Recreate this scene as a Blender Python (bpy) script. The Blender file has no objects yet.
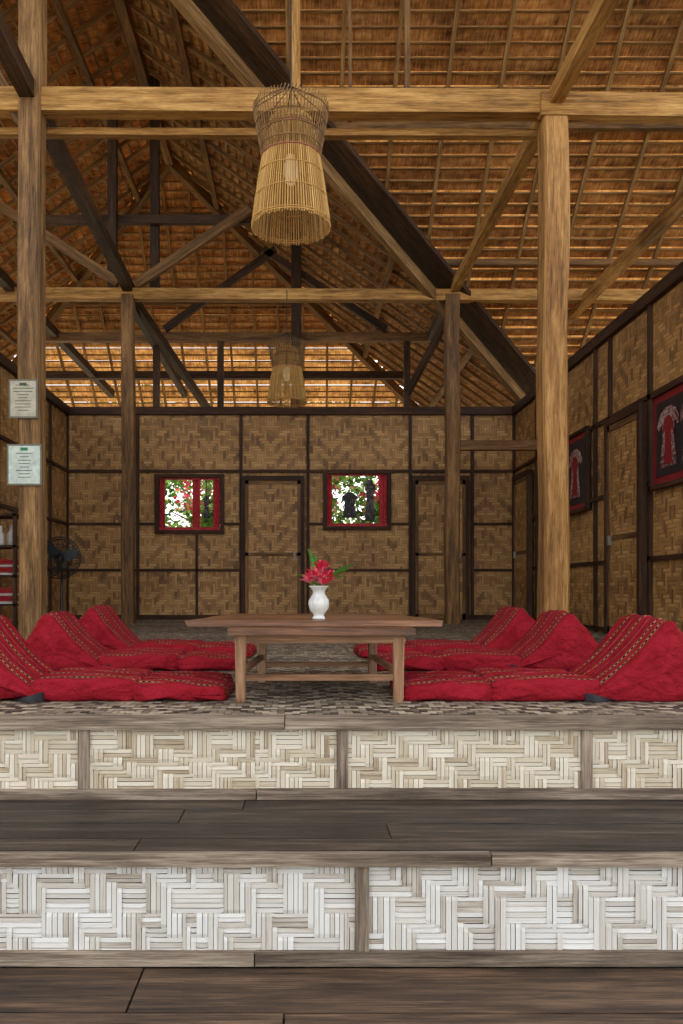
import bpy, bmesh, math, random
from mathutils import Vector, Matrix
random.seed(7)
R=random.random
def U(a,b): return a+(b-a)*random.random()
scene=bpy.context.scene

# ------------------------------------------------------------------ mesh builder
class MB:
    def __init__(s): s.v=[];s.f=[];s.uv=[];s.m=[];s.sm=[];s.col=[]
    def face(s,pts,uv=None,m=0,sm=False,col=1.0):
        b=len(s.v); s.v+= [tuple(p) for p in pts]; s.f.append(list(range(b,b+len(pts))))
        s.uv.append(uv if uv else [(0,0)]*len(pts)); s.m.append(m); s.sm.append(sm); s.col.append(col)
    def grid(s,rows,m=0,closed=False,sm=True,uvf=None,col=1.0):
        nr=len(rows);nc=len(rows[0]);b=len(s.v)
        for r in rows: s.v+=[tuple(p) for p in r]
        for i in range(nr-1):
            for j in range(nc if closed else nc-1):
                j2=(j+1)%nc
                s.f.append([b+i*nc+j,b+i*nc+j2,b+(i+1)*nc+j2,b+(i+1)*nc+j])
                if uvf: s.uv.append([uvf(i,j),uvf(i,j+1),uvf(i+1,j+1),uvf(i+1,j)])
                else: s.uv.append([(j*.05,i*.05)]*4)
                s.m.append(m);s.sm.append(sm);s.col.append(col)
    def obox(s,c,d,a,b,L,W,H,m=0):
        o1=R()*60;o2=R()*60
        P=lambda i,j,k: c+d*(L*i)+a*(W*j)+b*(H*k)
        def q(l):
            pts=[P(*t) for t in l]; uv=[(t[0]*L+o1, t[1]*W+t[2]*H+o2) for t in l]
            s.face(pts,uv,m)
        h=.5
        q([(-h,-h,-h),(h,-h,-h),(h,-h,h),(-h,-h,h)]); q([(-h,h,-h),(-h,h,h),(h,h,h),(h,h,-h)])
        q([(-h,-h,-h),(-h,h,-h),(h,h,-h),(h,-h,-h)]); q([(-h,-h,h),(h,-h,h),(h,h,h),(-h,h,h)])
        q([(-h,-h,-h),(-h,-h,h),(-h,h,h),(-h,h,-h)]); q([(h,-h,-h),(h,h,-h),(h,h,h),(h,-h,h)])
    def beam(s,p,q,w,h,m=0):
        p=Vector(p);q=Vector(q);d=(q-p);L=d.length;d.normalize()
        up=Vector((0,0,1)) if abs(d.z)<.95 else Vector((0,1,0))
        a=d.cross(up).normalized();b=a.cross(d).normalized()
        s.obox((p+q)/2,d,a,b,L,w,h,m)
    def box(s,x0,x1,y0,y1,z0,z1,m=0):
        c=Vector(((x0+x1)/2,(y0+y1)/2,(z0+z1)/2));X=Vector((1,0,0));Y=Vector((0,1,0));Z=Vector((0,0,1))
        l=[(abs(x1-x0),X),(abs(y1-y0),Y),(abs(z1-z0),Z)]; l.sort(key=lambda t:-t[0])
        s.obox(c,l[0][1],l[1][1],l[2][1],l[0][0],l[1][0],l[2][0],m)
    def wbox(s,x0,x1,y0,y1,z0,z1,m=0):   # box with metric planar uv (for woven sheets)
        def q(l,f): s.face(l,[f(p) for p in l],m)
        fx=lambda p:(p[1],p[2]); fy=lambda p:(p[0],p[2]); fz=lambda p:(p[0],p[1])
        q([(x0,y0,z0),(x1,y0,z0),(x1,y0,z1),(x0,y0,z1)],fy);q([(x0,y1,z0),(x0,y1,z1),(x1,y1,z1),(x1,y1,z0)],fy)
        q([(x0,y0,z0),(x0,y0,z1),(x0,y1,z1),(x0,y1,z0)],fx);q([(x1,y0,z0),(x1,y1,z0),(x1,y1,z1),(x1,y0,z1)],fx)
        q([(x0,y0,z0),(x0,y1,z0),(x1,y1,z0),(x1,y0,z0)],fz);q([(x0,y0,z1),(x1,y0,z1),(x1,y1,z1),(x0,y1,z1)],fz)
    def tube(s,pts,r,n=6,m=0,closed=False):
        pts=[Vector(p) for p in pts];N=len(pts);rows=[]
        for i,p in enumerate(pts):
            if closed: t=pts[(i+1)%N]-pts[i-1]
            else: t=pts[min(i+1,N-1)]-pts[max(i-1,0)]
            t.normalize(); up=Vector((0,0,1)) if abs(t.z)<.9 else Vector((1,0,0))
            a=t.cross(up).normalized();b=a.cross(t)
            rr=r[i] if isinstance(r,(list,tuple)) else r
            rows.append([p+a*(rr*math.cos(2*math.pi*k/n))+b*(rr*math.sin(2*math.pi*k/n)) for k in range(n)])
        if closed: rows.append(rows[0])
        o=R()*40
        s.grid(rows,m,closed=True,uvf=lambda i,j:(i*.1+o,j*.02+o))
    def ring(s,c,r,tr,n=32,m=0,t=5):
        c=Vector(c); s.tube([c+Vector((r*math.cos(2*math.pi*k/n),r*math.sin(2*math.pi*k/n),0)) for k in range(n)],tr,t,m,closed=True)
    def lathe(s,prof,c,n=32,m=0,flute=0,nf=10):
        c=Vector(c);rows=[]
        for (r,z) in prof:
            rows.append([c+Vector(((r*(1+flute*math.cos(nf*2*math.pi*k/n)))*math.cos(2*math.pi*k/n),(r*(1+flute*math.cos(nf*2*math.pi*k/n)))*math.sin(2*math.pi*k/n),z)) for k in range(n)])
        s.grid(rows,m,closed=True)
    def build(s,name,mats,recalc=True,parent=None,merge=False):
        bm=bmesh.new();ul=bm.loops.layers.uv.new('UVMap');cl=bm.loops.layers.float_color.new('Col')
        vs=[bm.verts.new(p) for p in s.v]
        for i,f in enumerate(s.f):
            try: F=bm.faces.new([vs[k] for k in f])
            except ValueError: continue
            F.material_index=s.m[i];F.smooth=s.sm[i];c=s.col[i]
            for l,uv in zip(F.loops,s.uv[i]): l[ul].uv=uv;l[cl]=(c,c,c,1)
        if merge: bmesh.ops.remove_doubles(bm,verts=bm.verts,dist=1e-5)
        if recalc: bmesh.ops.recalc_face_normals(bm,faces=bm.faces)
        me=bpy.data.meshes.new(name);bm.to_mesh(me);bm.free()
        for m in mats: me.materials.append(m)
        ob=bpy.data.objects.new(name,me); scene.collection.objects.link(ob)
        if parent: ob.parent=parent
        return ob

# ------------------------------------------------------------------ materials
def newmat(name):
    m=bpy.data.materials.new(name);m.use_nodes=True;nt=m.node_tree
    return m,nt,nt.nodes['Principled BSDF']
def c4(c): 
    f=lambda x:((x/255)/12.92 if x/255<=.04045 else (((x/255)+.055)/1.055)**2.4)
    return (f(c[0]),f(c[1]),f(c[2]),1)
def mth(nt,op,a,b=None):
    n=nt.nodes.new('ShaderNodeMath');n.operation=op
    for i,x in enumerate((a,b)):
        if x is None: continue
        if isinstance(x,(int,float)): n.inputs[i].default_value=x
        else: nt.links.new(x,n.inputs[i])
    return n.outputs[0]
def uvmap(nt,sx,sy,sz=1):
    t=nt.nodes.new('ShaderNodeUVMap');t.uv_map='UVMap';mp=nt.nodes.new('ShaderNodeMapping')
    mp.inputs['Scale'].default_value=(sx,sy,sz);nt.links.new(t.outputs[0],mp.inputs[0]);return mp.outputs[0]
def noise(nt,vec,scale=1,detail=4,rough=.6):
    n=nt.nodes.new('ShaderNodeTexNoise');n.inputs['Scale'].default_value=scale;n.inputs['Detail'].default_value=detail
    n.inputs['Roughness'].default_value=rough;nt.links.new(vec,n.inputs['Vector']);return n.outputs[0]
def ramp(nt,fac,stops):
    n=nt.nodes.new('ShaderNodeValToRGB');e=n.color_ramp.elements
    while len(e)<len(stops): e.new(.5)
    for i,(p,c) in enumerate(stops): e[i].position=p;e[i].color=c4(c)
    nt.links.new(fac,n.inputs[0]);return n.outputs[0]
def mixc(nt,fac,a,b,mode='MIX'):
    n=nt.nodes.new('ShaderNodeMix');n.data_type='RGBA';n.blend_type=mode
    if isinstance(fac,(int,float)): n.inputs[0].default_value=fac
    else: nt.links.new(fac,n.inputs[0])
    for i,x in ((6,a),(7,b)):
        if isinstance(x,tuple): n.inputs[i].default_value=x
        else: nt.links.new(x,n.inputs[i])
    return n.outputs[2]
def bump(nt,h,st,dist,bs):
    n=nt.nodes.new('ShaderNodeBump');n.inputs['Strength'].default_value=st;n.inputs['Distance'].default_value=dist
    nt.links.new(h,n.inputs['Height']);nt.links.new(n.outputs[0],bs.inputs['Normal'])
def wood(name,dark,mid,light,rough=.65,bst=.5,spec=.3,worn=0):
    m,nt,b=newmat(name)
    g=noise(nt,uvmap(nt,1.6,24),1,8,.7); f=noise(nt,uvmap(nt,5,150),1,4,.65); l=noise(nt,uvmap(nt,.5,2),1,4,.6)
    k=noise(nt,uvmap(nt,4,22),1,5,.6)
    s=mth(nt,'ADD',mth(nt,'MULTIPLY',g,.5),mth(nt,'ADD',mth(nt,'MULTIPLY',f,.3),mth(nt,'MULTIPLY',l,.34)))
    col=ramp(nt,s,[(.46,dark),(.57,mid),(.68,light)])
    col=mixc(nt,ramp(nt,k,[(.52,(0,0,0)),(.68,(190,190,190))]),col,c4(dark))
    if worn:
        wv=noise(nt,uvmap(nt,2.2,7),1,6,.7)
        col=mixc(nt,ramp(nt,wv,[(.5,(0,0,0)),(.7,(110,110,110))]),col,c4(light))
        nt.links.new(mth(nt,'ADD',mth(nt,'MULTIPLY',wv,.5),rough-.25),b.inputs['Roughness'])
    else: b.inputs['Roughness'].default_value=rough
    nt.links.new(col,b.inputs['Base Color'])
    b.inputs['Specular IOR Level'].default_value=spec
    bump(nt,mth(nt,'ADD',g,mth(nt,'MULTIPLY',f,.6)),bst,.01,b)
    return m
def weave(name,s,n,cols,rough=.6,zig=14,bst=.6,lo=.5,gp=(170,160,145),wr=.26,ov=.08):
    m,nt,b=newmat(name)
    t=nt.nodes.new('ShaderNodeUVMap');t.uv_map='UVMap';sp=nt.nodes.new('ShaderNodeSeparateXYZ');nt.links.new(t.outputs[0],sp.inputs[0])
    u=mth(nt,'ADD',mth(nt,'DIVIDE',sp.outputs[0],s),1200);v=mth(nt,'ADD',mth(nt,'DIVIDE',sp.outputs[1],s),1200)
    i=mth(nt,'FLOOR',u);j=mth(nt,'FLOOR',v);fu=mth(nt,'FRACT',u);fv=mth(nt,'FRACT',v)
    ii=mth(nt,'PINGPONG',i,zig);q=mth(nt,'ADD',ii,j)
    over=mth(nt,'LESS_THAN',mth(nt,'MODULO',q,n),n/2);grp=mth(nt,'FLOOR',mth(nt,'DIVIDE',q,n))
    inv=mth(nt,'SUBTRACT',1,over)
    frac=mth(nt,'ADD',mth(nt,'MULTIPLY',over,fv),mth(nt,'MULTIPLY',inv,fu))
    h=mth(nt,'POWER',mth(nt,'SINE',mth(nt,'MULTIPLY',frac,math.pi)),.5)
    idn=mth(nt,'ADD',mth(nt,'MULTIPLY',over,j),mth(nt,'MULTIPLY',inv,mth(nt,'ADD',i,.37)))
    cb=nt.nodes.new('ShaderNodeCombineXYZ');nt.links.new(idn,cb.inputs[0]);nt.links.new(grp,cb.inputs[1])
    wn=nt.nodes.new('ShaderNodeTexWhiteNoise');wn.noise_dimensions='2D';nt.links.new(cb.outputs[0],wn.inputs['Vector'])
    val=mth(nt,'ADD',mth(nt,'MULTIPLY',wn.outputs[0],wr),mth(nt,'MULTIPLY',noise(nt,uvmap(nt,1.1,1.6),1,5,.65),lo+.15))
    val=mth(nt,'ADD',val,mth(nt,'MULTIPLY',over,ov))
    col=ramp(nt,val,[(.3,cols[0]),(.5,cols[1]),(.75,cols[2])])
    gap_shade=ramp(nt,h,[(.25,gp),(.6,(255,255,255))])  # shade in the cracks between strips, painted into the colour
    col=mixc(nt,1.0,col,gap_shade,'MULTIPLY')
    nt.links.new(col,b.inputs['Base Color']);b.inputs['Roughness'].default_value=rough
    bump(nt,h,bst,.006,b)
    return m
def plain(name,c,rough=.5,spec=.5,emit=None):
    m,nt,b=newmat(name);o=nt.nodes.new('ShaderNodeTexCoord')
    nz=noise(nt,o.outputs['Object'],14,4,.6)
    d=tuple(int(x*.82) for x in c)
    nt.links.new(ramp(nt,nz,[(.3,d),(.7,c)]),b.inputs['Base Color']);b.inputs['Roughness'].default_value=rough
    b.inputs['Specular IOR Level'].default_value=spec
    if emit: b.inputs['Emission Color'].default_value=c4(emit[0]);b.inputs['Emission Strength'].default_value=emit[1]
    return m

W_GOLD=wood('wood_golden',(92,62,30),(172,126,66),(216,172,104))
W_POST=wood('wood_post',(88,60,32),(162,116,64),(206,160,98))
W_POSTL=wood('wood_post_brown',(66,46,28),(130,96,58),(182,142,92))
W_DARK=wood('wood_dark',(28,18,11),(60,40,25),(96,68,44))
W_MID=wood('wood_mid',(58,40,23),(112,80,46),(156,116,70))
W_GREY=wood('wood_weathered',(66,54,44),(122,106,90),(180,163,143),.8,.7,.3,worn=1)
W_DECK=wood('wood_deck',(20,15,11),(50,39,31),(100,84,70),.45,.7,.5,worn=1)
W_DECK2=wood('wood_deck_brown',(32,22,15),(78,58,42),(128,100,76),.55,.8,.4,worn=1)
W_TABLE=wood('wood_table',(64,38,24),(116,76,50),(164,118,84),.35,.3,.5)
W_TABLEL=wood('wood_table_leg',(96,66,44),(146,108,78),(190,154,120),.6)
BATT=wood('wood_batten',(34,21,13),(62,39,24),(90,60,38),.7)
WV_WALL=weave('woven_bamboo_wall',.04,6,[(114,80,43),(170,126,72),(206,162,100)],zig=12)
WV_FLOOR=weave('woven_floor_mat',.03,4,[(58,47,37),(124,110,92),(190,174,148)],zig=9,rough=.7,bst=1,gp=(80,70,60),wr=.4,ov=.16,lo=.25)
BAMBOO=wood('bamboo_slat',(140,98,44),(196,150,80),(230,194,124),.5,.3)
BAMB_R=wood('bamboo_rafter',(84,60,34),(136,102,62),(178,142,94),.6)

def slatmat(name,cols):
    m,nt,b=newmat(name)
    a=nt.nodes.new('ShaderNodeVertexColor');a.layer_name='Col';sp=nt.nodes.new('ShaderNodeSeparateColor');nt.links.new(a.outputs[0],sp.inputs[0])
    g=noise(nt,uvmap(nt,5,230),1,4,.7);l=noise(nt,uvmap(nt,6,30),1,4,.6)
    v=mth(nt,'ADD',mth(nt,'MULTIPLY',sp.outputs[0],.36),mth(nt,'ADD',mth(nt,'MULTIPLY',g,.52),mth(nt,'MULTIPLY',l,.26)))
    nt.links.new(ramp(nt,v,[(.3,cols[0]),(.46,cols[1]),(.72,cols[2])]),b.inputs['Base Color'])
    b.inputs['Roughness'].default_value=.6;bump(nt,g,.7,.004,b);return m
SLAT_W=slatmat('whitewashed_bamboo',[(134,112,88),(206,198,184),(236,234,228)])
SLAT_C=slatmat('cream_bamboo',[(134,104,72),(202,186,158),(232,222,202)])

def thatchmat():
    m,nt,b=newmat('thatch')
    g=noise(nt,uvmap(nt,45,3),1,5,.7);l=noise(nt,uvmap(nt,.9,3.0),1,4,.6);lf=noise(nt,uvmap(nt,9,7),1,2,.5)
    v=mth(nt,'ADD',mth(nt,'MULTIPLY',g,.4),mth(nt,'ADD',mth(nt,'MULTIPLY',l,.35),mth(nt,'MULTIPLY',lf,.25)))
    col=ramp(nt,v,[(.39,(84,60,34)),(.5,(166,128,80)),(.61,(222,186,130))])
    nt.links.new(col,b.inputs['Base Color']);b.inputs['Roughness'].default_value=.85
    bump(nt,g,.8,.01,b)
    tr=nt.nodes.new('ShaderNodeBsdfTranslucent');nt.links.new(mixc(nt,1.0,col,c4((255,228,190)),'MULTIPLY'),tr.inputs[0])
    mx=nt.nodes.new('ShaderNodeMixShader');mx.inputs[0].default_value=.25
    out=nt.nodes['Material Output'];nt.links.new(b.outputs[0],mx.inputs[1]);nt.links.new(tr.outputs[0],mx.inputs[2]);nt.links.new(mx.outputs[0],out.inputs[0])
    return m
THATCH=thatchmat()

# ------------------------------------------------------------------ roof
def clip(poly,ax,c,keep_gt):
    out=[];n=len(poly)
    for i in range(n):
        a=poly[i];b=poly[(i+1)%n];ia=(a[ax]>=c) if keep_gt else (a[ax]<=c);ib=(b[ax]>=c) if keep_gt else (b[ax]<=c)
        if ia: out.append(a)
        if ia!=ib:
            t=(c-a[ax])/(b[ax]-a[ax]);out.append((a[0]+t*(b[0]-a[0]),a[1]+t*(b[1]-a[1])))
    return out
def span(poly,ax,c):
    r=[];n=len(poly)
    for i in range(n):
        a=poly[i];b=poly[(i+1)%n]
        if (a[ax]-c)*(b[ax]-c)<0:
            t=(c-a[ax])/(b[ax]-a[ax]);r.append(a[1-ax]+t*(b[1-ax]-a[1-ax]))
    return (min(r),max(r)) if len(r)>=2 else None
ro=MB()
def roofplane(poly,ax,sgn,zf,slope,pitch=.15,rsp=.62,solid_to=None,lift=.055):
    """ax: slope axis (0=x,1=y); sgn: +1 if descends toward +ax"""
    k=math.sqrt(1+slope*slope);dh=pitch/k
    lo=min(p[ax] for p in poly);hi=max(p[ax] for p in poly)
    n=int((hi-lo)/dh)+1
    sp_=poly if solid_to is None else clip(poly,ax,solid_to,False)
    ro.face([(p[0],p[1],zf(*p)+.12) for p in sp_],[(p[1-ax],p[ax]) for p in sp_],0)
    for i in range(n):
        if sgn>0: a=lo+i*dh;b=a+dh*1.35
        else: a=hi-i*dh;b=a-dh*1.35
        band=clip(clip(poly,ax,min(a,b),True),ax,max(a,b),False)
        if len(band)<3: continue
        jit=U(-.009,.009)
        pts=[(p[0],p[1],zf(*p)+lift*(abs(p[ax]-a)/dh)+jit) for p in band]
        uv=[(p[1-ax],abs(p[ax]-lo)*k) for p in band]
        ro.face(pts,uv,0)
        s=span(poly,ax,a+sgn*.004)
        if s and s[1]-s[0]>.1:
            z=-.015
            P=[0,0,0];Q=[0,0,0];P[ax]=Q[ax]=a;P[1-ax]=s[0];Q[1-ax]=s[1]
            P[2]=zf(P[0],P[1])+z;Q[2]=zf(Q[0],Q[1])+z
            ro.beam(P,Q,.03,.018,1)
    lo2=min(p[1-ax] for p in poly);hi2=max(p[1-ax] for p in poly);c=lo2+.2
    while c<hi2:
        s=span(poly,1-ax,c)
        if s and s[1]-s[0]>.25:
            P=[0,0,0];Q=[0,0,0];P[1-ax]=Q[1-ax]=c;P[ax]=s[0];Q[ax]=s[1];P[1-ax]+=U(-.04,.04)
            P[2]=zf(P[0],P[1])-.06;Q[2]=zf(Q[0],Q[1])-.06
            ro.beam(P,Q,.045,.055,2)
        c+=rsp
    c=lo+.9/k
    while c<hi:
        s=span(poly,ax,c)
        if s and s[1]-s[0]>.4:
            P=[0,0,0];Q=[0,0,0];P[ax]=Q[ax]=c;P[1-ax]=s[0];Q[1-ax]=s[1]
            P[2]=zf(P[0],P[1])-.14;Q[2]=zf(Q[0],Q[1])-.14
            ro.beam(P,Q,.08,.08,3)
        c+=1.7/k
XR=-2.2;ZR=7.835
P1=lambda x,y:3.67+.85*(12.5-y)
P2=lambda x,y:ZR-.7*(x-XR)
P3=lambda x,y:ZR-.7*(XR-x)
P4=lambda x,y:ZR-.85*(y-13.5)
roofplane([(XR,5),(7,5),(7,13.3),(4.72,13.3),(XR,7.6)],1,1,P1,.85)
roofplane([(XR,5),(XR,7.6),(-9.12,13.3),(-11.4,13.3),(-11.4,5)],1,1,P1,.85)
roofplane([(XR,7.6),(4.72,13.3),(4.72,19.2),(XR,13.5)],0,1,P2,.7,rsp=.42)
roofplane([(XR,7.6),(XR,13.5),(-9.12,19.2),(-9.12,13.3)],0,-1,P3,.7,rsp=.42)
h4=lambda y:(y-13.5)*(6.92/5.7)
roofplane([(XR,13.5),(XR+h4(17.55),17.55),(XR-h4(17.55),17.55)],1,1,P4,.85,rsp=.5,solid_to=16.4,lift=.034)
# front slope of the main ridge
PF=lambda x,y:10.045-.85*(5-y)
roofplane([(-11.4,3.2),(7,3.2),(7,5),(-11.4,5)],1,-1,PF,.85)
# ridge, valley and hip timbers
def val(x0,y0,x1,y1,f,w,h,dz,m): ro.beam((x0,y0,f(x0,y0)+dz),(x1,y1,f(x1,y1)+dz),w,h,m)
val(XR,7.6,4.6,13.2,P1,.5,.06,-.2,4)
val(XR+.1,7.8,4.6,13.35,P1,.1,.14,-.34,2)
val(XR,7.6,-9.0,13.2,P1,.3,.06,-.2,4)
val(XR,13.5,XR+h4(17.4),17.4,P4,.12,.16,-.15,3)
val(XR,13.5,XR-h4(17.4),17.4,P4,.12,.16,-.15,3)
ro.beam((XR,7.6,ZR-.12),(XR,13.5,ZR-.12),.12,.2,3)
ro.beam((-11.4,5,9.95),(7,5,9.95),.12,.2,3)
ro.build('thatched_roof',[THATCH,BAMB_R,BAMB_R,W_MID,W_DARK])

# ------------------------------------------------------------------ posts
def post(x,y,z0,z1,w,mat,name='wooden_post'):
    mb=MB();n=14;rows=[]
    # slightly irregular hewn post with chamfered corners
    o=R()*50;ph=R()*6
    for i in range(n+1):
        z=z0+(z1-z0)*i/n;dx=.008*math.sin(i*.7+ph);dy=.006*math.cos(i*.9+ph);h=w/2*(1+.03*math.sin(i*1.3+ph));c=h*.16
        r=[(-h+c,-h),(h-c,-h),(h,-h+c),(h,h-c),(h-c,h),(-h+c,h),(-h,h-c),(-h,-h+c)]
        rows.append([(x+dx+a,y+dy+b,z) for a,b in r])
    mb.grid(rows,0,closed=True,sm=False,uvf=lambda i,j:((z1-z0)*i/n+o,j*w*.6+o))
    mb.face(rows[0]);mb.face(rows[-1])
    return mb.build(name,[mat],merge=True)
Y1,Y2=6.9,11.1
post(2.18,Y1,0,4.55,.215,W_POST)
post(-2.31,Y1,0,6.9,.19,W_POSTL)
post(2.11,Y2,0,4.55,.19,W_MID)
post(-2.38,Y2,0,4.55,.17,W_MID)

# ------------------------------------------------------------------ truss timbers
tb=MB()
def T(x0,y0,z0,x1,y1,z1,w,h,m=0): tb.beam((x0,y0,z0),(x1,y1,z1),w,h,m)
T(-5.2,Y1,4.70,2.3,Y1,4.66,.14,.2,0); T(2.05,Y1-.05,4.62,6.3,Y1-.05,4.57,.12,.2,0)
T(-4.9,Y1+.16,4.52,2.1,Y1+.16,4.5,.08,.06,0)
T(-6.2,Y2,4.58,5.0,Y2,4.54,.14,.15,0)
T(-4.2,13.1,4.6,2.2,13.1,4.6,.12,.14,1)
T(-5.0,15.5,4.62,2.1,15.5,4.62,.12,.14,2)
T(-4.0,Y2+.1,5.65,-.4,Y2+.1,5.65,.08,.12,2)
# longitudinal ties
T(2.2,5.1,4.7,2.13,Y2+.2,4.64,.11,.13,0)
T(-2.3,5.1,4.78,-2.38,Y2+.2,4.66,.13,.15,2)
T(3.95,6,4.48,3.95,12,4.48,.12,.14,0)
T(-4.0,7,4.68,-4.0,17,4.62,.12,.14,2)
T(-2.38,Y2,4.5,-2.38,16.5,4.5,.1,.12,2)
T(2.1,Y2,4.6,2.1,12.9,4.55,.1,.12,2)
# braces
T(-4.16,Y2-.08,5.78,-2.5,Y2-.08,4.7,.08,.12,1)
T(-2.25,Y2-.08,4.68,-.7,Y2-.08,5.72,.08,.12,1)
T(-2.2,13.0,4.7,-.4,13.0,6.0,.08,.11,2)
T(-.6,13.0,6.0,1.4,13.0,4.7,.08,.11,2)
T(-2.38,Y2+.1,4.6,-1.75,15.3,3.9,.1,.14,2)
T(-2.31,Y1,4.4,-3.5,Y1,6.3,.08,.12,1)
T(2.13,Y2,4.4,1.6,Y2+.8,3.4,.06,.1,2)
# king posts
T(-.04,Y1+.05,4.7,-.04,Y1+.05,8.2,.085,.085,0)
T(.93,Y1+.05,4.7,.93,Y1+.05,8.2,.05,.05,1)
T(-2.6,Y2,4.65,-2.6,Y2,7.4,.12,.12,2)
T(-2.05,Y2+.2,4.65,-2.05,Y2+.2,7.7,.12,.12,2)
T(-.06,12.9,2.9,-.06,12.9,6.2,.16,.16,2)
for x in (-2.35,-1.3,1.75): T(x,13.1,2.9,x,13.1,4.55,.1,.1,2)
T(-3.6,Y1+.3,4.75,-2.9,9.5,6.9,.05,.05,1)
# hanging rods in the right bay
T(.45,Y1+.3,4.7,.45,Y1+.3,8.0,.03,.03,1)
T(2.2,Y2-.1,2.46,3.32,Y2-.1,2.46,.1,.13,1)
tb.build('roof_truss',[W_GOLD,W_MID,W_DARK])

# ------------------------------------------------------------------ walls
def wallback():
    mb=MB();y=12.5
    xs=[-3.64,-2.20,-1.24,.42,1.36,3.36]
    mb.wbox(xs[0],xs[1],y,y+.04,0,3.22,0);mb.wbox(xs[2],xs[3],y,y+.04,0,3.22,0);mb.wbox(xs[4],xs[5],y,y+.04,0,3.22,0)
    for a,b,z0,z1 in ((xs[1],xs[2],1.4,2.22),(xs[3],xs[4],1.46,2.28)):
        mb.wbox(a,b,y,y+.04,0,z0,0);mb.wbox(a,b,y,y+.04,z1,3.22,0)
    X=lambda p:(p-300)/64
    for z in (3.28,): mb.box(-3.66,3.38,y-.06,y+.06,3.2,3.32,1)
    for p in (67.5,138,241,308,410,472,514): mb.box(X(p)-.024,X(p)+.024,y-.035,y,0,3.2,1)
    for p in (197,): mb.box(X(p)-.02,X(p)+.02,y-.03,y,0,1.33,1)
    for z in (1.5,.78):
        for a,b in ((67,156 if z==1.5 else 241),(223 if z==1.5 else 240,241),(308,327 if z==1.5 else 410),(388 if z==1.5 else 409,410),(472,515)):
            mb.box(X(a),X(b),y-.03,y,z-.018,z+.018,1)
    mb.box(-3.64,3.36,y-.032,y,2.30,2.345,1)
    mb.box(-3.64,3.36,y-.04,y,0,.08,1)
    mb.build('wall_back',[WV_WALL,BATT])
wallback()
def wallside(name,x,y0,y1,sg,vert):
    mb=MB()
    mb.wbox(min(x,x+sg*.04),max(x,x+sg*.04),y0,y1,0,3.22,0)
    a,b=(x-.035,x) if sg>0 else (x,x+.035)
    mb.box(x-.06,x+.06,y0,y1,3.2,3.32,1)
    for yy in vert: mb.box(a,b,yy-.026,yy+.026,0,3.2,1)
    for z in (2.33,1.5,.78,.05): mb.box(a,b,y0,y1,z-.022,z+.022,1)
    mb.build(name,[WV_WALL,BATT])
wallside('wall_right',3.36,4.4,12.5,1,[4.5,5.6,6.35,7.64,8.62,9.05,10.25,11.3])
wallside('wall_left',-3.64,4.4,12.5,-1,[4.5,5.6,6.7,7.8,8.9,9.6,10.7,11.6])

def door(n,c,axis,w=.92,h=2.16,face=-1):
    mb=MB()
    # local: u along wall, d out of the wall
    def B(u0,u1,d0,d1,z0,z1,m,wv=False):
        f=mb.wbox if wv else mb.box
        if axis=='x': f(c[0]+u0,c[0]+u1,min(c[1]-d0,c[1]-d1),max(c[1]-d0,c[1]-d1),z0,z1,m)
        else: f(min(c[0]+face*d0,c[0]+face*d1),max(c[0]+face*d0,c[0]+face*d1),c[1]+u0,c[1]+u1,z0,z1,m)
    B(-w/2,-w/2+.06,0,.07,.005,h,1);B(w/2-.06,w/2,0,.07,.005,h,1);B(-w/2,w/2,0,.075,h-.07,h,1)
    B(-w/2+.06,w/2-.06,0,.04,.02,h-.07,0,True)
    B(-w/2+.06,-w/2+.11,.03,.055,.02,h-.07,2);B(w/2-.11,w/2-.06,.03,.055,.02,h-.07,2)
    B(-w/2+.06,w/2-.06,.03,.055,.02,.1,2);B(-w/2+.06,w/2-.06,.03,.055,h-.13,h-.07,2);B(-w/2+.06,w/2-.06,.03,.055,1.0,1.05,2)
    B(w/2-.17,w/2-.14,.05,.09,.95,1.05,3)
    mb.build('door_%d'%n,[WV_WALL,BATT,W_MID,plain('door_handle_metal_%d'%n,(150,140,120),.3)])
door(1,(-.42,12.464),'x',.98,2.24)
door(2,(2.18,12.464),'x',.9,2.24)
door(3,(3.324,11.86),'y',.84,2.2)
door(4,(3.324,8.12),'y',.9,2.28)

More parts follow.
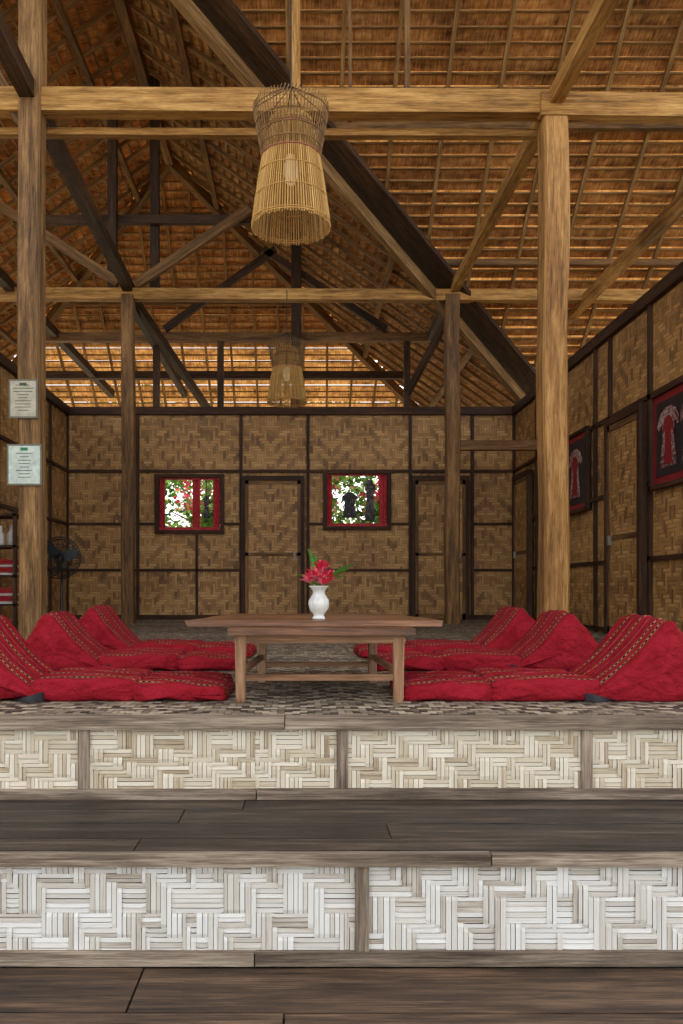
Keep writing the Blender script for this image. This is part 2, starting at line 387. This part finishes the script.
# framed displays on the right wall
RED=plain('red_mount',(140,20,30),.6);BLACKC=weave('black_textile',.03,4,[(22,20,26),(44,38,48),(120,110,104)],zig=5)
PALEC=weave('embroidered_textile',.02,4,[(80,24,40),(150,110,106),(196,180,170)],zig=4)
RD=plain('black_ground',(30,26,36),.5)
def framed(c,w,h,pm,garm=(),face=-1,mar=.07):
    mb=MB()
    def B(u0,u1,d0,d1,z0,z1,m,wv=False):
        f=mb.wbox if wv else mb.box
        f(min(c[0]+face*d0,c[0]+face*d1),max(c[0]+face*d0,c[0]+face*d1),c[1]+u0,c[1]+u1,c[2]+z0,c[2]+z1,m)
    W=w/2;H=h/2
    B(-W,W,.0,.045,H-.04,H,0);B(-W,W,.0,.045,-H,-H+.04,0);B(-W,-W+.04,0,.045,-H,H,0);B(W-.04,W,0,.045,-H,H,0)
    B(-W+.04,W-.04,0,.012,-H+.04,H-.04,1)
    B(-W+.04+mar,W-.04-mar,.012,.018,-H+.04+mar,H-.04-mar,2,True)
    x=c[0]+face*.024
    for (u,gw,g0,g1) in garm:
        prof=[(-.18,1),(.18,1),(.5,.92),(.75,.72),(.6,.64),(.4,.74),(.36,.5),(.55,0),(-.55,0),(-.36,.5),(-.4,.74),(-.6,.64),(-.75,.72),(-.5,.92)]
        for k,(mm,sc_) in enumerate(((4,1),(1,.5))):
            f=[(x+face*.003*k,c[1]+u+gw*a*sc_,c[2]+g0+(g1-g0)*(b*(1 if k==0 else .8)+.05*k)) for a,b in prof];mb.face(f,[(p[1],p[2]) for p in f],mm)
    mb.build('framed_textile_display',[BATT,RED,pm,BLACKC,PALEC])
framed((3.324,9.62,1.88),.9,.96,RD,[(-.02,.34,-.3,.28)],mar=.06)
framed((3.324,6.95,1.86),1.16,.9,RD,[(-.2,.3,-.27,.27),(.22,.3,-.27,.27)],mar=.07)

# windows in the back wall (openings, red curtains, hanging textile)
CURT=weave('red_curtain',.02,4,[(150,14,26),(190,30,44),(216,70,70)],zig=5)
def window(n,x0,x1,z0,z1,cur,hang):
    mb=MB();y=12.5
    for a,b,c,d in ((x0-.06,x1+.06,z1,z1+.05),(x0-.06,x1+.06,z0-.05,z0)): mb.box(a,b,y-.07,y+.08,c,d,0)
    for a,b in ((x0-.06,x0),(x1,x1+.06)): mb.box(a,b,y-.07,y+.08,z0,z1,0)
    mb.box(x0,x1,y-.02,y+.0,z1-.03,z1,1);mb.box(x0,x1,y-.02,y+.0,z0,z0+.05,1)
    for a,b in cur:
        rows=[[(a+(b-a)*i/12,y+.02+.014*math.sin(i*1.8),z) for i in range(13)] for z in (z0+.01,(z0+z1)/2,z1-.02)]
        mb.grid(rows,1,uvf=lambda i,j:(j*.02,i*.4))
    for hx,w,ha,hb in hang:
        prof=[(-.2,1),(.2,1),(.35,.9),(.5,.86),(.5,.74),(.36,.7),(.33,.5),(.5,0),(-.5,0),(-.33,.5),(-.36,.7),(-.5,.74),(-.5,.86),(-.35,.9)]
        f=[(hx+w*a,y+.05,ha+(hb-ha)*b) for a,b in prof];mb.face(f,[(p[0],p[2]) for p in f],2)
        f=[(hx+w*a,y+.065,ha+(hb-ha)*b) for a,b in prof];mb.face(f,[(p[0],p[2]) for p in f],2)
        mb.tube([(hx,y+.057,hb-.02),(hx,y+.057,z1)],.006,5,0)
    mb.build('window_%d'%n,[BATT,CURT,BLACKC])
window(1,-2.20,-1.24,1.4,2.22,[(-2.2,-2.11),(-1.36,-1.25),(-1.68,-1.56)],[(-1.47,.1,1.6,1.95)])
window(2,.42,1.36,1.46,2.28,[(.42,.5),(1.24,1.36)],[(.78,.24,1.6,2.0),(1.1,.16,1.55,2.2)])

# ------------------------------------------------------------------ platform, steps, decks
D1,D0=3.08,2.46;ZT=-.31;ZG=-.655
fl=MB()
fl.box(-4.6,4.6,D1+.06,18,-.06,-.004,1)
fl.box(-4.6,-.06,D1-.028,D1+.07,-.042,.004,1);fl.box(-.056,4.6,D1-.028,D1+.07,-.042,.002,1)
fl.wbox(-4.6,4.6,D1+.06,12.46,-.004,.006,0)
fl.box(-4.6,4.6,D1+.06,D1+.1,ZG,-.06,2)
fl.build('floor',[WV_FLOOR,W_GREY,W_DARK])

def woven(mb,x0,x1,z0,z1,y,s,m):
    xs=[x0]
    while xs[-1]<x1: xs.append(xs[-1]+s*U(.8,1.2))
    xs[-1]=x1
    zs=[z0];
    while zs[-1]<z1-s*.6: zs.append(zs[-1]+s*U(.8,1.15))
    zs[-1]=z1
    nc=len(xs)-1;nr=len(zs)-1;n=12
    S=[random.randint(0,11)]
    for j in range(nr): S.append(S[-1]+[0,0,3,0,1,2,0,4][(j+int(R()*1.3))%8])
    Pc=[0]
    for i in range(nc): Pc.append(Pc[-1]+(0 if R()<.12 else (2 if R()<.1 else 1)))
    def over(i,j): return ((Pc[i]+S[j]+(6 if (i//37)%2 else 0))%n)<6
    g=s*.05
    def strip(a0,a1,b0,b1,hor):
        c=R()**.8;L=a1-a0;e=min(s*.7,L*.3);o=R()*90
        lift=U(.002,.0045)
        A=[(a0-s*.25,0),(a0+e,lift),(a1-e,lift),(a1+s*.25,0)]
        tw=U(-.0012,.0012)
        for k in range(3):
            p,q=A[k],A[k+1]
            def pt(a,b,l): return (a,y-l,b) if hor else (b,y-l,a)
            pts=[pt(p[0],b0+g,p[1]+tw),pt(q[0],b0+g,q[1]+tw),pt(q[0],b1-g,q[1]-tw),pt(p[0],b1-g,p[1]-tw)]
            uv=[(p[0]+o,b0+o),(q[0]+o,b0+o),(q[0]+o,b1+o),(p[0]+o,b1+o)]
            mb.face(pts,uv,m,False,c)
    for j in range(nr):
        i=0
        while i<nc:
            if over(i,j):
                k=i
                while k<nc and over(k,j): k+=1
                strip(xs[i],xs[k],zs[j],zs[j+1],True);i=k
            else: i+=1
    for i in range(nc):
        j=0
        while j<nr:
            if not over(i,j):
                k=j
                while k<nr and not over(i,k): k+=1
                strip(zs[j],zs[k],xs[i],xs[i+1],False);j=k
            else: j+=1
def riser(name,y,zt,zb,studs,top,bot,s,mat,tread):
    mb=MB()
    mb.box(-4.6,4.6,y+.004,y+.05,zb,zt-top,2)
    seams=[-4.6]+studs+[4.6]
    for a,b in zip(seams[:-1],seams[1:]): woven(mb,a,b,zb+bot*.7,zt-top*.8,y,s,0)
    for q in studs: mb.box(q-.021,q+.021,y-.016,y+.01,zb+bot,zt-top,1)
    # bottom rail (pieces) 
    cuts=[-4.6,-2.1,U(-.3,.1),1.9,4.6]
    for a,b in zip(cuts[:-1],cuts[1:]): mb.box(a+.002,b-.002,y-.02,y+.01,zb,zb+bot+U(-.003,.003),1)
    return mb
r1=riser('a',D1,0,ZT,[-3.0,-1.95,-.83,.162,1.1,2.05,3.1],.042,.04,.0175,SLAT_C,False)
r1.build('woven_step_riser',[SLAT_C,W_GREY,W_DARK])
r2=riser('b',D0,ZT,ZG,[-3.1,-1.5,.19,1.75,3.2],.042,.044,.016,SLAT_W,False)
r2.build('woven_step_riser',[SLAT_W,W_GREY,W_DARK])
# tread
st=MB()
ys=[D0-.028,D0+.01,D0+.13,D0+.30,D0+.47,D1-.0]
for k in range(5):
    cuts=[-4.6,U(-2.4,-1.8),U(-.7,.3),U(1.8,2.4),4.6]
    if k==0: cuts=[-4.6,U(-2.4,-1.8),U(.3,.9),4.6]
    for a,b in zip(cuts[:-1],cuts[1:]):
        st.box(a+.002,b-.002,ys[k]+.002,ys[k+1]-.006,ZT-.04,ZT+U(-.005,.0) ,1 if k==0 else 0)
st.box(-4.6,4.6,D0+.06,D1-.03,ZT-.09,ZT-.042,2)
st.build('wooden_step_tread',[W_DECK,W_GREY,W_DARK])
dk=MB();y=D0-.025;k=0
while y>-2.5:
    w=U(.15,.2) if k else .26
    cuts=[-4.6,U(-2.6,-1.6),U(-.5,.2),U(1.2,2.4),4.6]
    for a,b in zip(cuts[:-1],cuts[1:]): dk.box(a+.003,b-.003,y-w+.008,y,ZG-.05,ZG+U(-.004,0),0)
    y-=w;k+=1
dk.box(-4.6,4.6,-2.5,D0,ZG-.14,ZG-.056,1)
dk.build('floor_deck',[W_DECK2,W_DARK])
gm,nt,b=newmat('ground_earth');o=nt.nodes.new('ShaderNodeTexCoord')
nt.links.new(ramp(nt,noise(nt,o.outputs['Object'],1.5,6,.6),[(.35,(120,104,80)),(.6,(150,140,104)),(.75,(104,120,66))]),b.inputs['Base Color'])
g=MB();g.wbox(-45,45,-35,55,ZG-.35,ZG-.14,0);g.build('ground',[gm])
# garden trees behind the building
def leafmat(name,cs):
    m,nt,b=newmat(name);o=nt.nodes.new('ShaderNodeTexCoord')
    col=ramp(nt,noise(nt,o.outputs['Object'],2.2,4,.6),[(.35,cs[0]),(.5,cs[1]),(.65,cs[2])])
    nt.links.new(col,b.inputs['Base Color']);b.inputs['Roughness'].default_value=.5
    tr=nt.nodes.new('ShaderNodeBsdfTranslucent');nt.links.new(col,tr.inputs[0]);mx=nt.nodes.new('ShaderNodeMixShader');mx.inputs[0].default_value=.35
    nt.links.new(b.outputs[0],mx.inputs[1]);nt.links.new(tr.outputs[0],mx.inputs[2]);nt.links.new(mx.outputs[0],nt.nodes['Material Output'].inputs[0]);return m
LM=leafmat('tree_leaves',((40,80,24),(100,146,52),(170,196,100)));FM=leafmat('pink_blossom',((170,24,50),(226,60,96),(244,150,160)))
for (tx,ty,h) in ((-5.2,25,6.5),(-3.0,26.5,6),(.4,25.5,6.2),(2.6,25,5.8),(6.5,27,6.5)):
    mb=MB();tr=[(tx+.1*math.sin(i),ty,ZG-.14+i*h/6) for i in range(6)];mb.tube(tr,[.2,.17,.15,.12,.09,.05],8,1)
    for k in range(7):
        a=U(0,6.28);s=tr[2+k%4];mb.tube([s,(s[0]+.7*math.cos(a),s[1]+.7*math.sin(a),s[2]+.5),(s[0]+1.4*math.cos(a),s[1]+1.4*math.sin(a),s[2]+.8)],[.06,.04,.015],5,1)
    for k in range(4200):
        a=U(0,6.28);r=1.8*R()**.5;z=h*U(.12,1.05);rr=r*(.7+.3*math.sin(z*3+tx));c=Vector((tx+rr*math.cos(a),ty+rr*math.sin(a),z))
        d=Vector((U(-1,1),U(-1,1),U(-1,.6))).normalized()*U(.16,.3);e=d.cross(Vector((U(-1,1),U(-1,1),U(-1,1)))).normalized()*.07
        fl_=(math.sin(c.x*3.1)+math.sin(c.z*3.7+1))>.75
        mb.face([c,c+d*.5+e,c+d,c+d*.5-e],None,2 if R()<(.6 if fl_ else .05) else 0)
    mb.build('garden_tree',[LM,W_GREY,FM],recalc=False)

# ------------------------------------------------------------------ table
tm=MB()
tm.box(-.31,.495,3.42,3.56,.298,.325,0)
tm.box(-.30,.485,3.56,4.3,.298,.322,0)
for (x,y) in ((-.257,3.47),(.426,3.47),(-.2,4.2),(.38,4.2)):
    rows=[]
    for z,h in ((0.006,.019),(.02,.021),(.15,.0225),(.275,.025),(.3,.025)):
        rows.append([(x+a*h,y+b*h,z) for a,b in ((-1,-.8),(-.8,-1),(.8,-1),(1,-.8),(1,.8),(.8,1),(-.8,1),(-1,.8))])
    o=R()*30;tm.grid(rows,1,closed=True,sm=False,uvf=lambda i,j:(i*.08+o,j*.015+o));tm.face(rows[0],m=1)
tm.box(-.285,.455,3.448,3.475,.262,.298,1);tm.box(-.23,.41,4.19,4.215,.262,.298,1)
tm.beam((-.265,3.47,.28),(-.2,4.2,.28),.025,.035,1);tm.beam((.434,3.47,.28),(.38,4.2,.28),.025,.035,1)
tm.beam((-.25,3.47,.113),(.42,3.47,.113),.025,.026,1);tm.beam((-.2,4.2,.10),(.38,4.2,.10),.025,.026,1)
tm.beam((-.25,3.47,.14),(-.2,4.2,.14),.022,.026,1);tm.beam((.42,3.47,.14),(.38,4.2,.14),.022,.026,1)
# live-edge slab top
def slab(z0,z1,outline):
    n=len(outline);o=R()*20
    tm.face([(a,b,z1) for a,b in outline],[(a+o,b+o) for a,b in outline],0)
    tm.face([(a*.985+.005,b,z0) for a,b in outline],[(a,b) for a,b in outline],0)
    for i in range(n):
        a=outline[i];b=outline[(i+1)%n];L=.1
        tm.face([(a[0]*.985+.005,a[1],z0),(b[0]*.985+.005,b[1],z0),(b[0],b[1],z1),(a[0],a[1],z1)],[(a[0]+o,0),(b[0]+o,0),(b[0]+o,.035),(a[0]+o,.035)],2)
L=[]
for i in range(13): t=i/12;L.append((-.525+1.175*t,3.63+.012*math.sin(t*9)))
for i in range(1,9): t=i/8;L.append((.65-.1*t+.012*math.sin(t*8),3.63+1.0*t))
for i in range(1,13): t=i/12;L.append((.55-.93*t,4.63+.01*math.sin(t*7)))
for i in range(1,8): t=i/8;L.append((-.38-.145*t+.01*math.sin(t*11),4.63-1.0*t))
slab(.325,.352,L)
tm.build('low_wooden_table',[W_TABLE,W_TABLEL,W_TABLE])

# vase with flowers
em=bpy.data.objects.new('flower_vase',None);scene.collection.objects.link(em)
CER=plain('white_ceramic',(232,232,228),.25)
vx,vy,vz=.088,3.74,.353
va=MB()
va.lathe([(.0,0),(.026,0),(.03,.004),(.027,.012),(.022,.02),(.03,.032),(.042,.05),(.047,.072),(.044,.092),(.033,.11),(.026,.122),(.028,.135),(.038,.149),(.046,.156),(.044,.157),(.034,.148),(.024,.135),(.022,.12),(0,.118)],(vx,vy,vz),60,0,.045,12)
va.build('vase',[CER],parent=em,merge=True)
PET=plain('red_petal',(222,44,72),.45);PET2=plain('pink_petal',(240,120,138),.45);LEAF=plain('green_leaf',(70,140,44),.45)
fw=MB()
def leaf(base,tip,w,m,bend=.02,n=7):
    base=Vector(base);tip=Vector(tip);d=tip-base;side=d.cross(Vector((0,.6,.8))).normalized()
    if side.length<.1: side=Vector((1,0,0))
    nrm=side.cross(d).normalized();rows=[]
    for i in range(n+1):
        t=i/n;ww=w*math.sin(math.pi*min(1,t*.92+.04))**.8;c=base+d*t+nrm*(bend*math.sin(math.pi*t))
        rows.append([c-side*ww+nrm*ww*.35,c,c+side*ww+nrm*ww*.35])
    fw.grid(rows,m)
top=Vector((vx,vy,vz+.15))
for (dx,dy,dz,sz) in ((0,-.01,.045,1.1),(-.045,0,.03,.95),(.055,.01,.04,.95),(.012,.02,.085,1.0),(.02,-.035,.02,.85),(-.02,.03,.06,.85)):
    c=top+Vector((dx,dy,dz));fw.tube([top-Vector((0,0,.04)),c],.003,5,2)
    for ring,(nn,el,ln) in enumerate(((7,.1,.05),(6,.6,.055),(4,1.15,.05))):
        for k in range(nn):
            a=2*math.pi*(k+.5*ring)/nn+R()*.3
            d=Vector((math.cos(a)*math.cos(el),math.sin(a)*math.cos(el),math.sin(el)))*ln*sz
            leaf(c-Vector((0,0,.01)),c+d,.010*sz,0 if R()<.6 else 1,.006)
for tip,w in (((.14,-.02,.085),.012),((.165,.02,.11),.012),((-.05,0,.18),.011),((-.1,0,.06),.014),((.03,.03,.13),.012),((-.02,.02,.16),.01),((.11,.0,.05),.014)):
    leaf(top,top+Vector(tip),w,2,.015)
fw.build('flowers',[PET,PET2,LEAF],parent=em)

# ------------------------------------------------------------------ thai cushions
def redcloth():
    m,nt,b=newmat('red_striped_cotton')
    t=nt.nodes.new('ShaderNodeUVMap');t.uv_map='UVMap';sp=nt.nodes.new('ShaderNodeSeparateXYZ');nt.links.new(t.outputs[0],sp.inputs[0])
    v=sp.outputs[1];u=sp.outputs[0]
    nz=noise(nt,uvmap(nt,5,5),1,4,.6)
    col=ramp(nt,nz,[(.3,(132,18,30)),(.7,(162,32,46))])
    def band(cn,hw,c,prev,dash=None):
        f=mth(nt,'LESS_THAN',mth(nt,'ABSOLUTE',mth(nt,'SUBTRACT',v,cn)),hw)
        if dash: f=mth(nt,'MULTIPLY',f,mth(nt,'GREATER_THAN',mth(nt,'FRACT',mth(nt,'MULTIPLY',u,dash)),.5))
        return mixc(nt,f,prev,c4(c))
    for cn in (.1,.22,.52,.8):
        col=band(cn,.028,(84,12,34),col)
        col=band(cn,.010,(26,16,34),col)
        col=band(cn,.005,(216,184,150),col,40)
        col=band(cn-.022,.0035,(206,110,60),col);col=band(cn+.022,.0035,(206,110,60),col)
    col=band(.36,.004,(214,104,104),col);col=band(.66,.004,(214,104,104),col)
    col=band(.375,.004,(50,14,40),col);col=band(.645,.004,(50,14,40),col)
    nt.links.new(col,b.inputs['Base Color']);b.inputs['Roughness'].default_value=.85
    b.inputs['Specular IOR Level'].default_value=.12
    o=nt.nodes.new('ShaderNodeTexCoord')
    bump(nt,mth(nt,'ADD',noise(nt,o.outputs['Object'],9,4,.55),mth(nt,'MULTIPLY',noise(nt,o.outputs['Object'],300,2),.06)),1,.07,b)
    return m
RCL=redcloth();NAVY=weave('navy_lining',.01,4,[(20,16,34),(34,26,50),(70,60,90)],zig=4)
def rounded(poly,rad,bulge,n=9):
    """poly ccw (x,z) -> dense smooth outline"""
    out=[];N=len(poly)
    P=[Vector((p[0],p[1])) for p in poly]
    for i in range(N):
        a=P[i-1];b=P[i];c=P[(i+1)%N]
        d1=(a-b).normalized();d2=(c-b).normalized();r=rad[i]
        p0=b+d1*r;p1=b+d2*r
        for k in range(5):
            t=k/4;out.append(p0*(1-t)**2+b*2*t*(1-t)+p1*t*t)
        r2=rad[(i+1)%N];q=c-d2*r2;L=(q-p1)
        nn=Vector((L.y,-L.x)).normalized()
        for k in range(1,n):
            t=k/n;out.append(p1+L*t+nn*bulge[i]*math.sin(math.pi*t))
    return out
def puff(mb,sec,xo,y0,y1,mir,m=0,wr=.006,seed=0,sag=0,lo=.9):
    cx=sum(p.x for p in sec)/len(sec);cz=sum(p.y for p in sec)/len(sec)
    ts=[0,.006,.02,.045,.08,.14,.22,.31,.4,.5,.6,.69,.78,.86,.92,.955,.98,.994,1]
    rows=[]
    for t in ts:
        e=abs(2*t-1);s=(1-e**14)**(1/3) if e<1 else .0
        s1=lo+(1-lo)*s
        row=[]
        for k,p in enumerate(sec):
            w=wr*(math.sin(k*.55+seed+t*9)*math.sin(t*14+seed*2+k*.2)+.5*math.sin(k*1.1-t*23+seed))
            dx=(p.x-cx)*(s1)+cx;dz=(p.y-cz)*s1+cz
            z=max(.008,dz+w+ (0 if dz<.03 else sag*math.sin(math.pi*t)))
            row.append((xo+mir*(dx+w*.6),y0+(y1-y0)*t,z))
        rows.append(row)
    def cap(row,yd):
        c=Vector((xo+mir*cx,row[0][1],cz));rr=[row]
        for f,b in ((.85,.008),(.5,.014),(.2,.016),(.01,.016)):
            rr.append([tuple(c+(Vector(p)-c)*f+Vector((0,yd*b,0))) for p in row])
        return rr
    a=cap(rows[0],-1);a.reverse();allr=a[:-1]+rows+cap(rows[-1],1)[1:]
    tv=[-.5]*4+ts+[-.5]*4
    per=[0]
    for i in range(len(sec)): per.append(per[-1]+(sec[(i+1)%len(sec)]-sec[i]).length)
    mb.grid(allr,m,closed=True,uvf=lambda i,j:(per[min(j,len(sec))],tv[i]))
def cushion(xo,y0,mir,seed,ap=.37,hz=.375,rot=0):
    """xo : foot of wedge (world x); mat extends toward the table (-mir)"""
    mb=MB();dpt=.54
    wed=rounded([(-.02,.008),(.62,.008),(ap,hz)],[.015,.05,.045],[0,.012,-.026],10)
    puff(mb,wed,xo,y0,y0+dpt,mir,0,.010,seed,.01)
    segs=[(-.80,-.385,.082),(-.41,.07,.096)]
    for k,(a,b,h) in enumerate(segs):
        sec=rounded([(a,.008),(b,.008),(b,h),(a,h-.012*(1-k))],[.02,.02,.03,.03 if k else .05],[0,.004,.008,.006],9)
        puff(mb,sec,xo,y0+U(-.008,.008),y0+dpt,mir,0,.007,seed+k*3+1,.006,.86)
    for s,yy in ((1,y0+.005),):
        rows=[]
        for i in range(7):
            t=i/6
            rows.append([(xo+mir*(-.01+.13*t),yy-.025-.01*math.sin(t*6+k2),.01+ (0.035*(1-t)+.006)*k2) for k2 in (0,.5,1)])
        mb.grid(rows,1)
        rows=[[(a[0],a[1]+.02,a[2]) for a in r] for r in rows];mb.grid(rows,1)
    cr,sr=math.cos(rot),math.sin(rot)
    mb.v=[(xo+(x-xo)*cr-(y-y0)*sr,y0+(x-xo)*sr+(y-y0)*cr,z) for x,y,z in mb.v]
    return mb.build('thai_triangle_cushion',[RCL,NAVY])
cushion(1.24,3.47,1,0,.38,.375,-.01); cushion(-1.12,3.47,-1,1.7,.36,.38,.012)
cushion(1.25,4.72,1,2.3,.34,.365,-.03);cushion(-1.13,4.74,-1,4.1,.37,.36,.035)
cushion(1.22,5.62,1,5.3,.36,.37,.03); cushion(-1.14,5.66,-1,7.7,.35,.375,-.02)

# ------------------------------------------------------------------ basket lamps
BULB=plain('lamp_bulb',(235,225,205),.4,.5,((255,225,180),.35));CORD=plain('lamp_cord',(60,48,34),.7)
BAND=plain('pink_weave_band',(160,92,70),.7)
def lamp(x,y,z,ztop):
    """z : rim height"""
    mb=MB();c=Vector((x,y,z))
    bell=[(.268,0),(.26,.08),(.243,.2),(.218,.36),(.19,.52),(.162,.66),(.14,.74),(.06,.78)]
    col=[(.19,.44),(.205,.52),(.225,.62),(.243,.72),(.256,.8)]
    n=92
    for k in range(n):
        a=2*math.pi*k/n;j=U(-.006,.006);
        mb.tube([c+Vector(((r+j*.4)*math.cos(a),(r+j*.4)*math.sin(a),h+(j if h==0 else 0))) for r,h in bell],.0052,4,0)
    n=66
    for k in range(n):
        a=2*math.pi*(k+.5)/n
        mb.tube([c+Vector((r*math.cos(a),r*math.sin(a),h)) for r,h in col]+[c+Vector(((.258)*math.cos(a+.06),(.258)*math.sin(a+.06),.83+U(0,.015)))],.0038,4,3)
    def rad(pr,h):
        for (r0,h0),(r1,h1) in zip(pr[:-1],pr[1:]):
            if h0<=h<=h1: return r0+(r1-r0)*(h-h0)/(h1-h0)
        return pr[-1][0]
    for h in (.02,.035,.2,.36,.7): mb.ring(c+Vector((0,0,h)),rad(bell,h)+.004,.005,36,0)
    for h in (.46,.54,.62,.7,.79): mb.ring(c+Vector((0,0,h)),rad(col,h)+.003,.004,36,3)
    for h in (.485,.66,.672): mb.ring(c+Vector((0,0,h)),rad(bell,h)+.005,.006,36,4)
    mb.ring(c+Vector((0,0,.77)),.06,.008,20,0)
    apex=c+Vector((0,0,.98))
    for k in range(8):
        a=2*math.pi*k/8+.2;mb.tube([c+Vector((.255*math.cos(a),.255*math.sin(a),.8)),apex],.004,4,1)
    mb.tube([apex+Vector((0,0,-.25)),(x,y,ztop)],.006,5,1)
    mb.lathe([(.0,.5),(.03,.5),(.045,.44),(.045,.36),(.03,.31),(0,.3)],c,16,2)
    mb.lathe([(.0,.62),(.022,.62),(.026,.5),(0,.5)],c,12,1)
    mb.tube([c+Vector((0,0,.6)),apex],.005,5,1)
    mb.build('woven_basket_pendant_lamp',[BAMBOO,CORD,BULB,BAMB_R,BAND])
lamp(-.062,5.5,2.97,9.5)
lamp(-.18,11.0,3.04,4.6)

# ------------------------------------------------------------------ notices on the left post
def notice(z0,z1,x0,x1,body,accent):
    mb=MB();y=6.782
    mb.box(x0,x1,y,y+.014,z0,z1,0)
    mb.box(x0+.015,x1-.015,y-.002,y+.002,z0+.015,z1-.015,1)
    n=9;cx=(x0+x1)/2
    for k in range(n):
        z=z1-.05-(z1-z0-.09)*k/n;w=U(.03,.09)
        mb.box(cx-w,cx+w,y-.004,y,z-.003,z+.003,2)
    mb.box(cx-.03,cx+.03,y-.005,y,z1-.055,z1-.03,3)
    mb.build('notice_board',[plain('notice_frame',(120,120,100),.5),plain('notice_paper_'+body[0],body[1],.5),plain('notice_text',(110,120,105),.6),plain('notice_accent_'+body[0],accent,.5)])
notice(1.94,2.27,-2.47,-2.225,('cream',(206,200,176)),(60,90,60))
notice(1.37,1.72,-2.485,-2.19,('white',(222,236,226)),(40,140,90))

# ------------------------------------------------------------------ left side furniture
sh=MB()
x0,x1,y0,y1=-3.58,-3.14,8.85,9.3
for a in (x0,x1-.04):
    for b_ in (y0,y1-.04): sh.box(a,a+.04,b_,b_+.04,.006,1.35,0)
for z in (.3,.62,.95,1.3): sh.box(x0,x1,y0,y1,z,z+.025,0)
for z in (.325,.645):
    for k in range(6): sh.box(x0+.05,x1-.05,y0+.03,y1-.05,z+k*.03,z+k*.03+.025,1 if k%3 else 2)
for k in range(3):
    sh.lathe([(0,0),(.04,0),(.045,.02),(.045,.12),(.02,.17),(.018,.22),(0,.22)],(x1-.09-k*.12,y0+.1,.975),14,2)
sh.build('display_shelf',[W_DARK,plain('folded_red_cloth',(170,24,30),.8),plain('white_bottle',(210,205,200),.3)])
fn=MB();FX,FY=-2.86,9.6
fn.lathe([(0,0.006),(.19,.006),(.19,.025),(.05,.045),(.02,.06),(.016,.4),(.013,.72),(0,.72)],(FX,FY,0),24,0)
def vring(cx,cy,cz,r,tr,n=30):
    fn.tube([(cx+r*math.cos(2*math.pi*k/n),cy,cz+r*math.sin(2*math.pi*k/n)) for k in range(n)],tr,5,0,closed=True)
cz=.86
for r,dy in ((.25,0),(.22,-.045),(.16,-.06),(.07,-.066),(.22,.045),(.13,.06)): vring(FX,FY-.07+dy,cz,r,.007 if r>.24 else .005)
for k in range(36):
    a=2*math.pi*k/36
    for sg in (-1,1): fn.tube([(FX+r*math.cos(a),FY-.07+sg*d,cz+r*math.sin(a)) for r,d in ((.03,.068),(.13,.062),(.22,.045),(.25,0))],.003,3,0)
for k in range(3):
    a=2*math.pi*k/3;fn.beam((FX+.02*math.cos(a),FY-.07,cz+.02*math.sin(a)),(FX+.2*math.cos(a+.3),FY-.06,cz+.2*math.sin(a+.3)),.01,.12,1)
fn.tube([(FX,FY-.13,cz),(FX,FY-.08,cz),(FX,FY+.08,cz)],[.04,.06,.05],12,0)
fn.tube([(FX,FY,.7),(FX,FY,cz)],.015,8,0)
fn.build('pedestal_fan',[plain('fan_black',(16,17,18),.4),plain('fan_blade',(34,50,54),.3)])

# ------------------------------------------------------------------ light
w=bpy.data.worlds.new('World');scene.world=w;w.use_nodes=True
nt=w.node_tree;bg=nt.nodes['Background'];sky=nt.nodes.new('ShaderNodeTexSky');sky.sky_type='NISHITA';sky.sun_disc=False
sky.sun_elevation=math.radians(50);sky.sun_rotation=math.radians(0);sky.dust_density=3;sky.ozone_density=1
mx=nt.nodes.new('ShaderNodeMix');mx.data_type='RGBA';mx.inputs[0].default_value=.75
mx.inputs[7].default_value=(1,.975,.94,1)
sc=nt.nodes.new('ShaderNodeMix');sc.data_type='RGBA';sc.blend_type='MULTIPLY';sc.inputs[0].default_value=1;sc.inputs[7].default_value=(.25,.25,.25,1)
nt.links.new(sky.outputs[0],sc.inputs[6]);nt.links.new(sc.outputs[2],mx.inputs[6]);nt.links.new(mx.outputs[2],bg.inputs[0])
bg.inputs[1].default_value=2.05
sl=bpy.data.lights.new('sun','SUN');sl.energy=8;sl.angle=.02;sl.color=(1,.93,.82)
so=bpy.data.objects.new('sun',sl);scene.collection.objects.link(so)
so.rotation_euler=(-Vector((-.6,.45,.62))).to_track_quat('-Z','Y').to_euler()

cam=bpy.data.cameras.new('camera');co=bpy.data.objects.new('camera',cam);scene.collection.objects.link(co)
co.location=(0,0,.5);co.rotation_euler=(math.radians(90),0,0)
cam.sensor_width=36;cam.lens=28.125;cam.shift_x=41.5/1024;cam.shift_y=76/1024;cam.clip_end=200
scene.camera=co
scene.view_settings.view_transform='Standard'
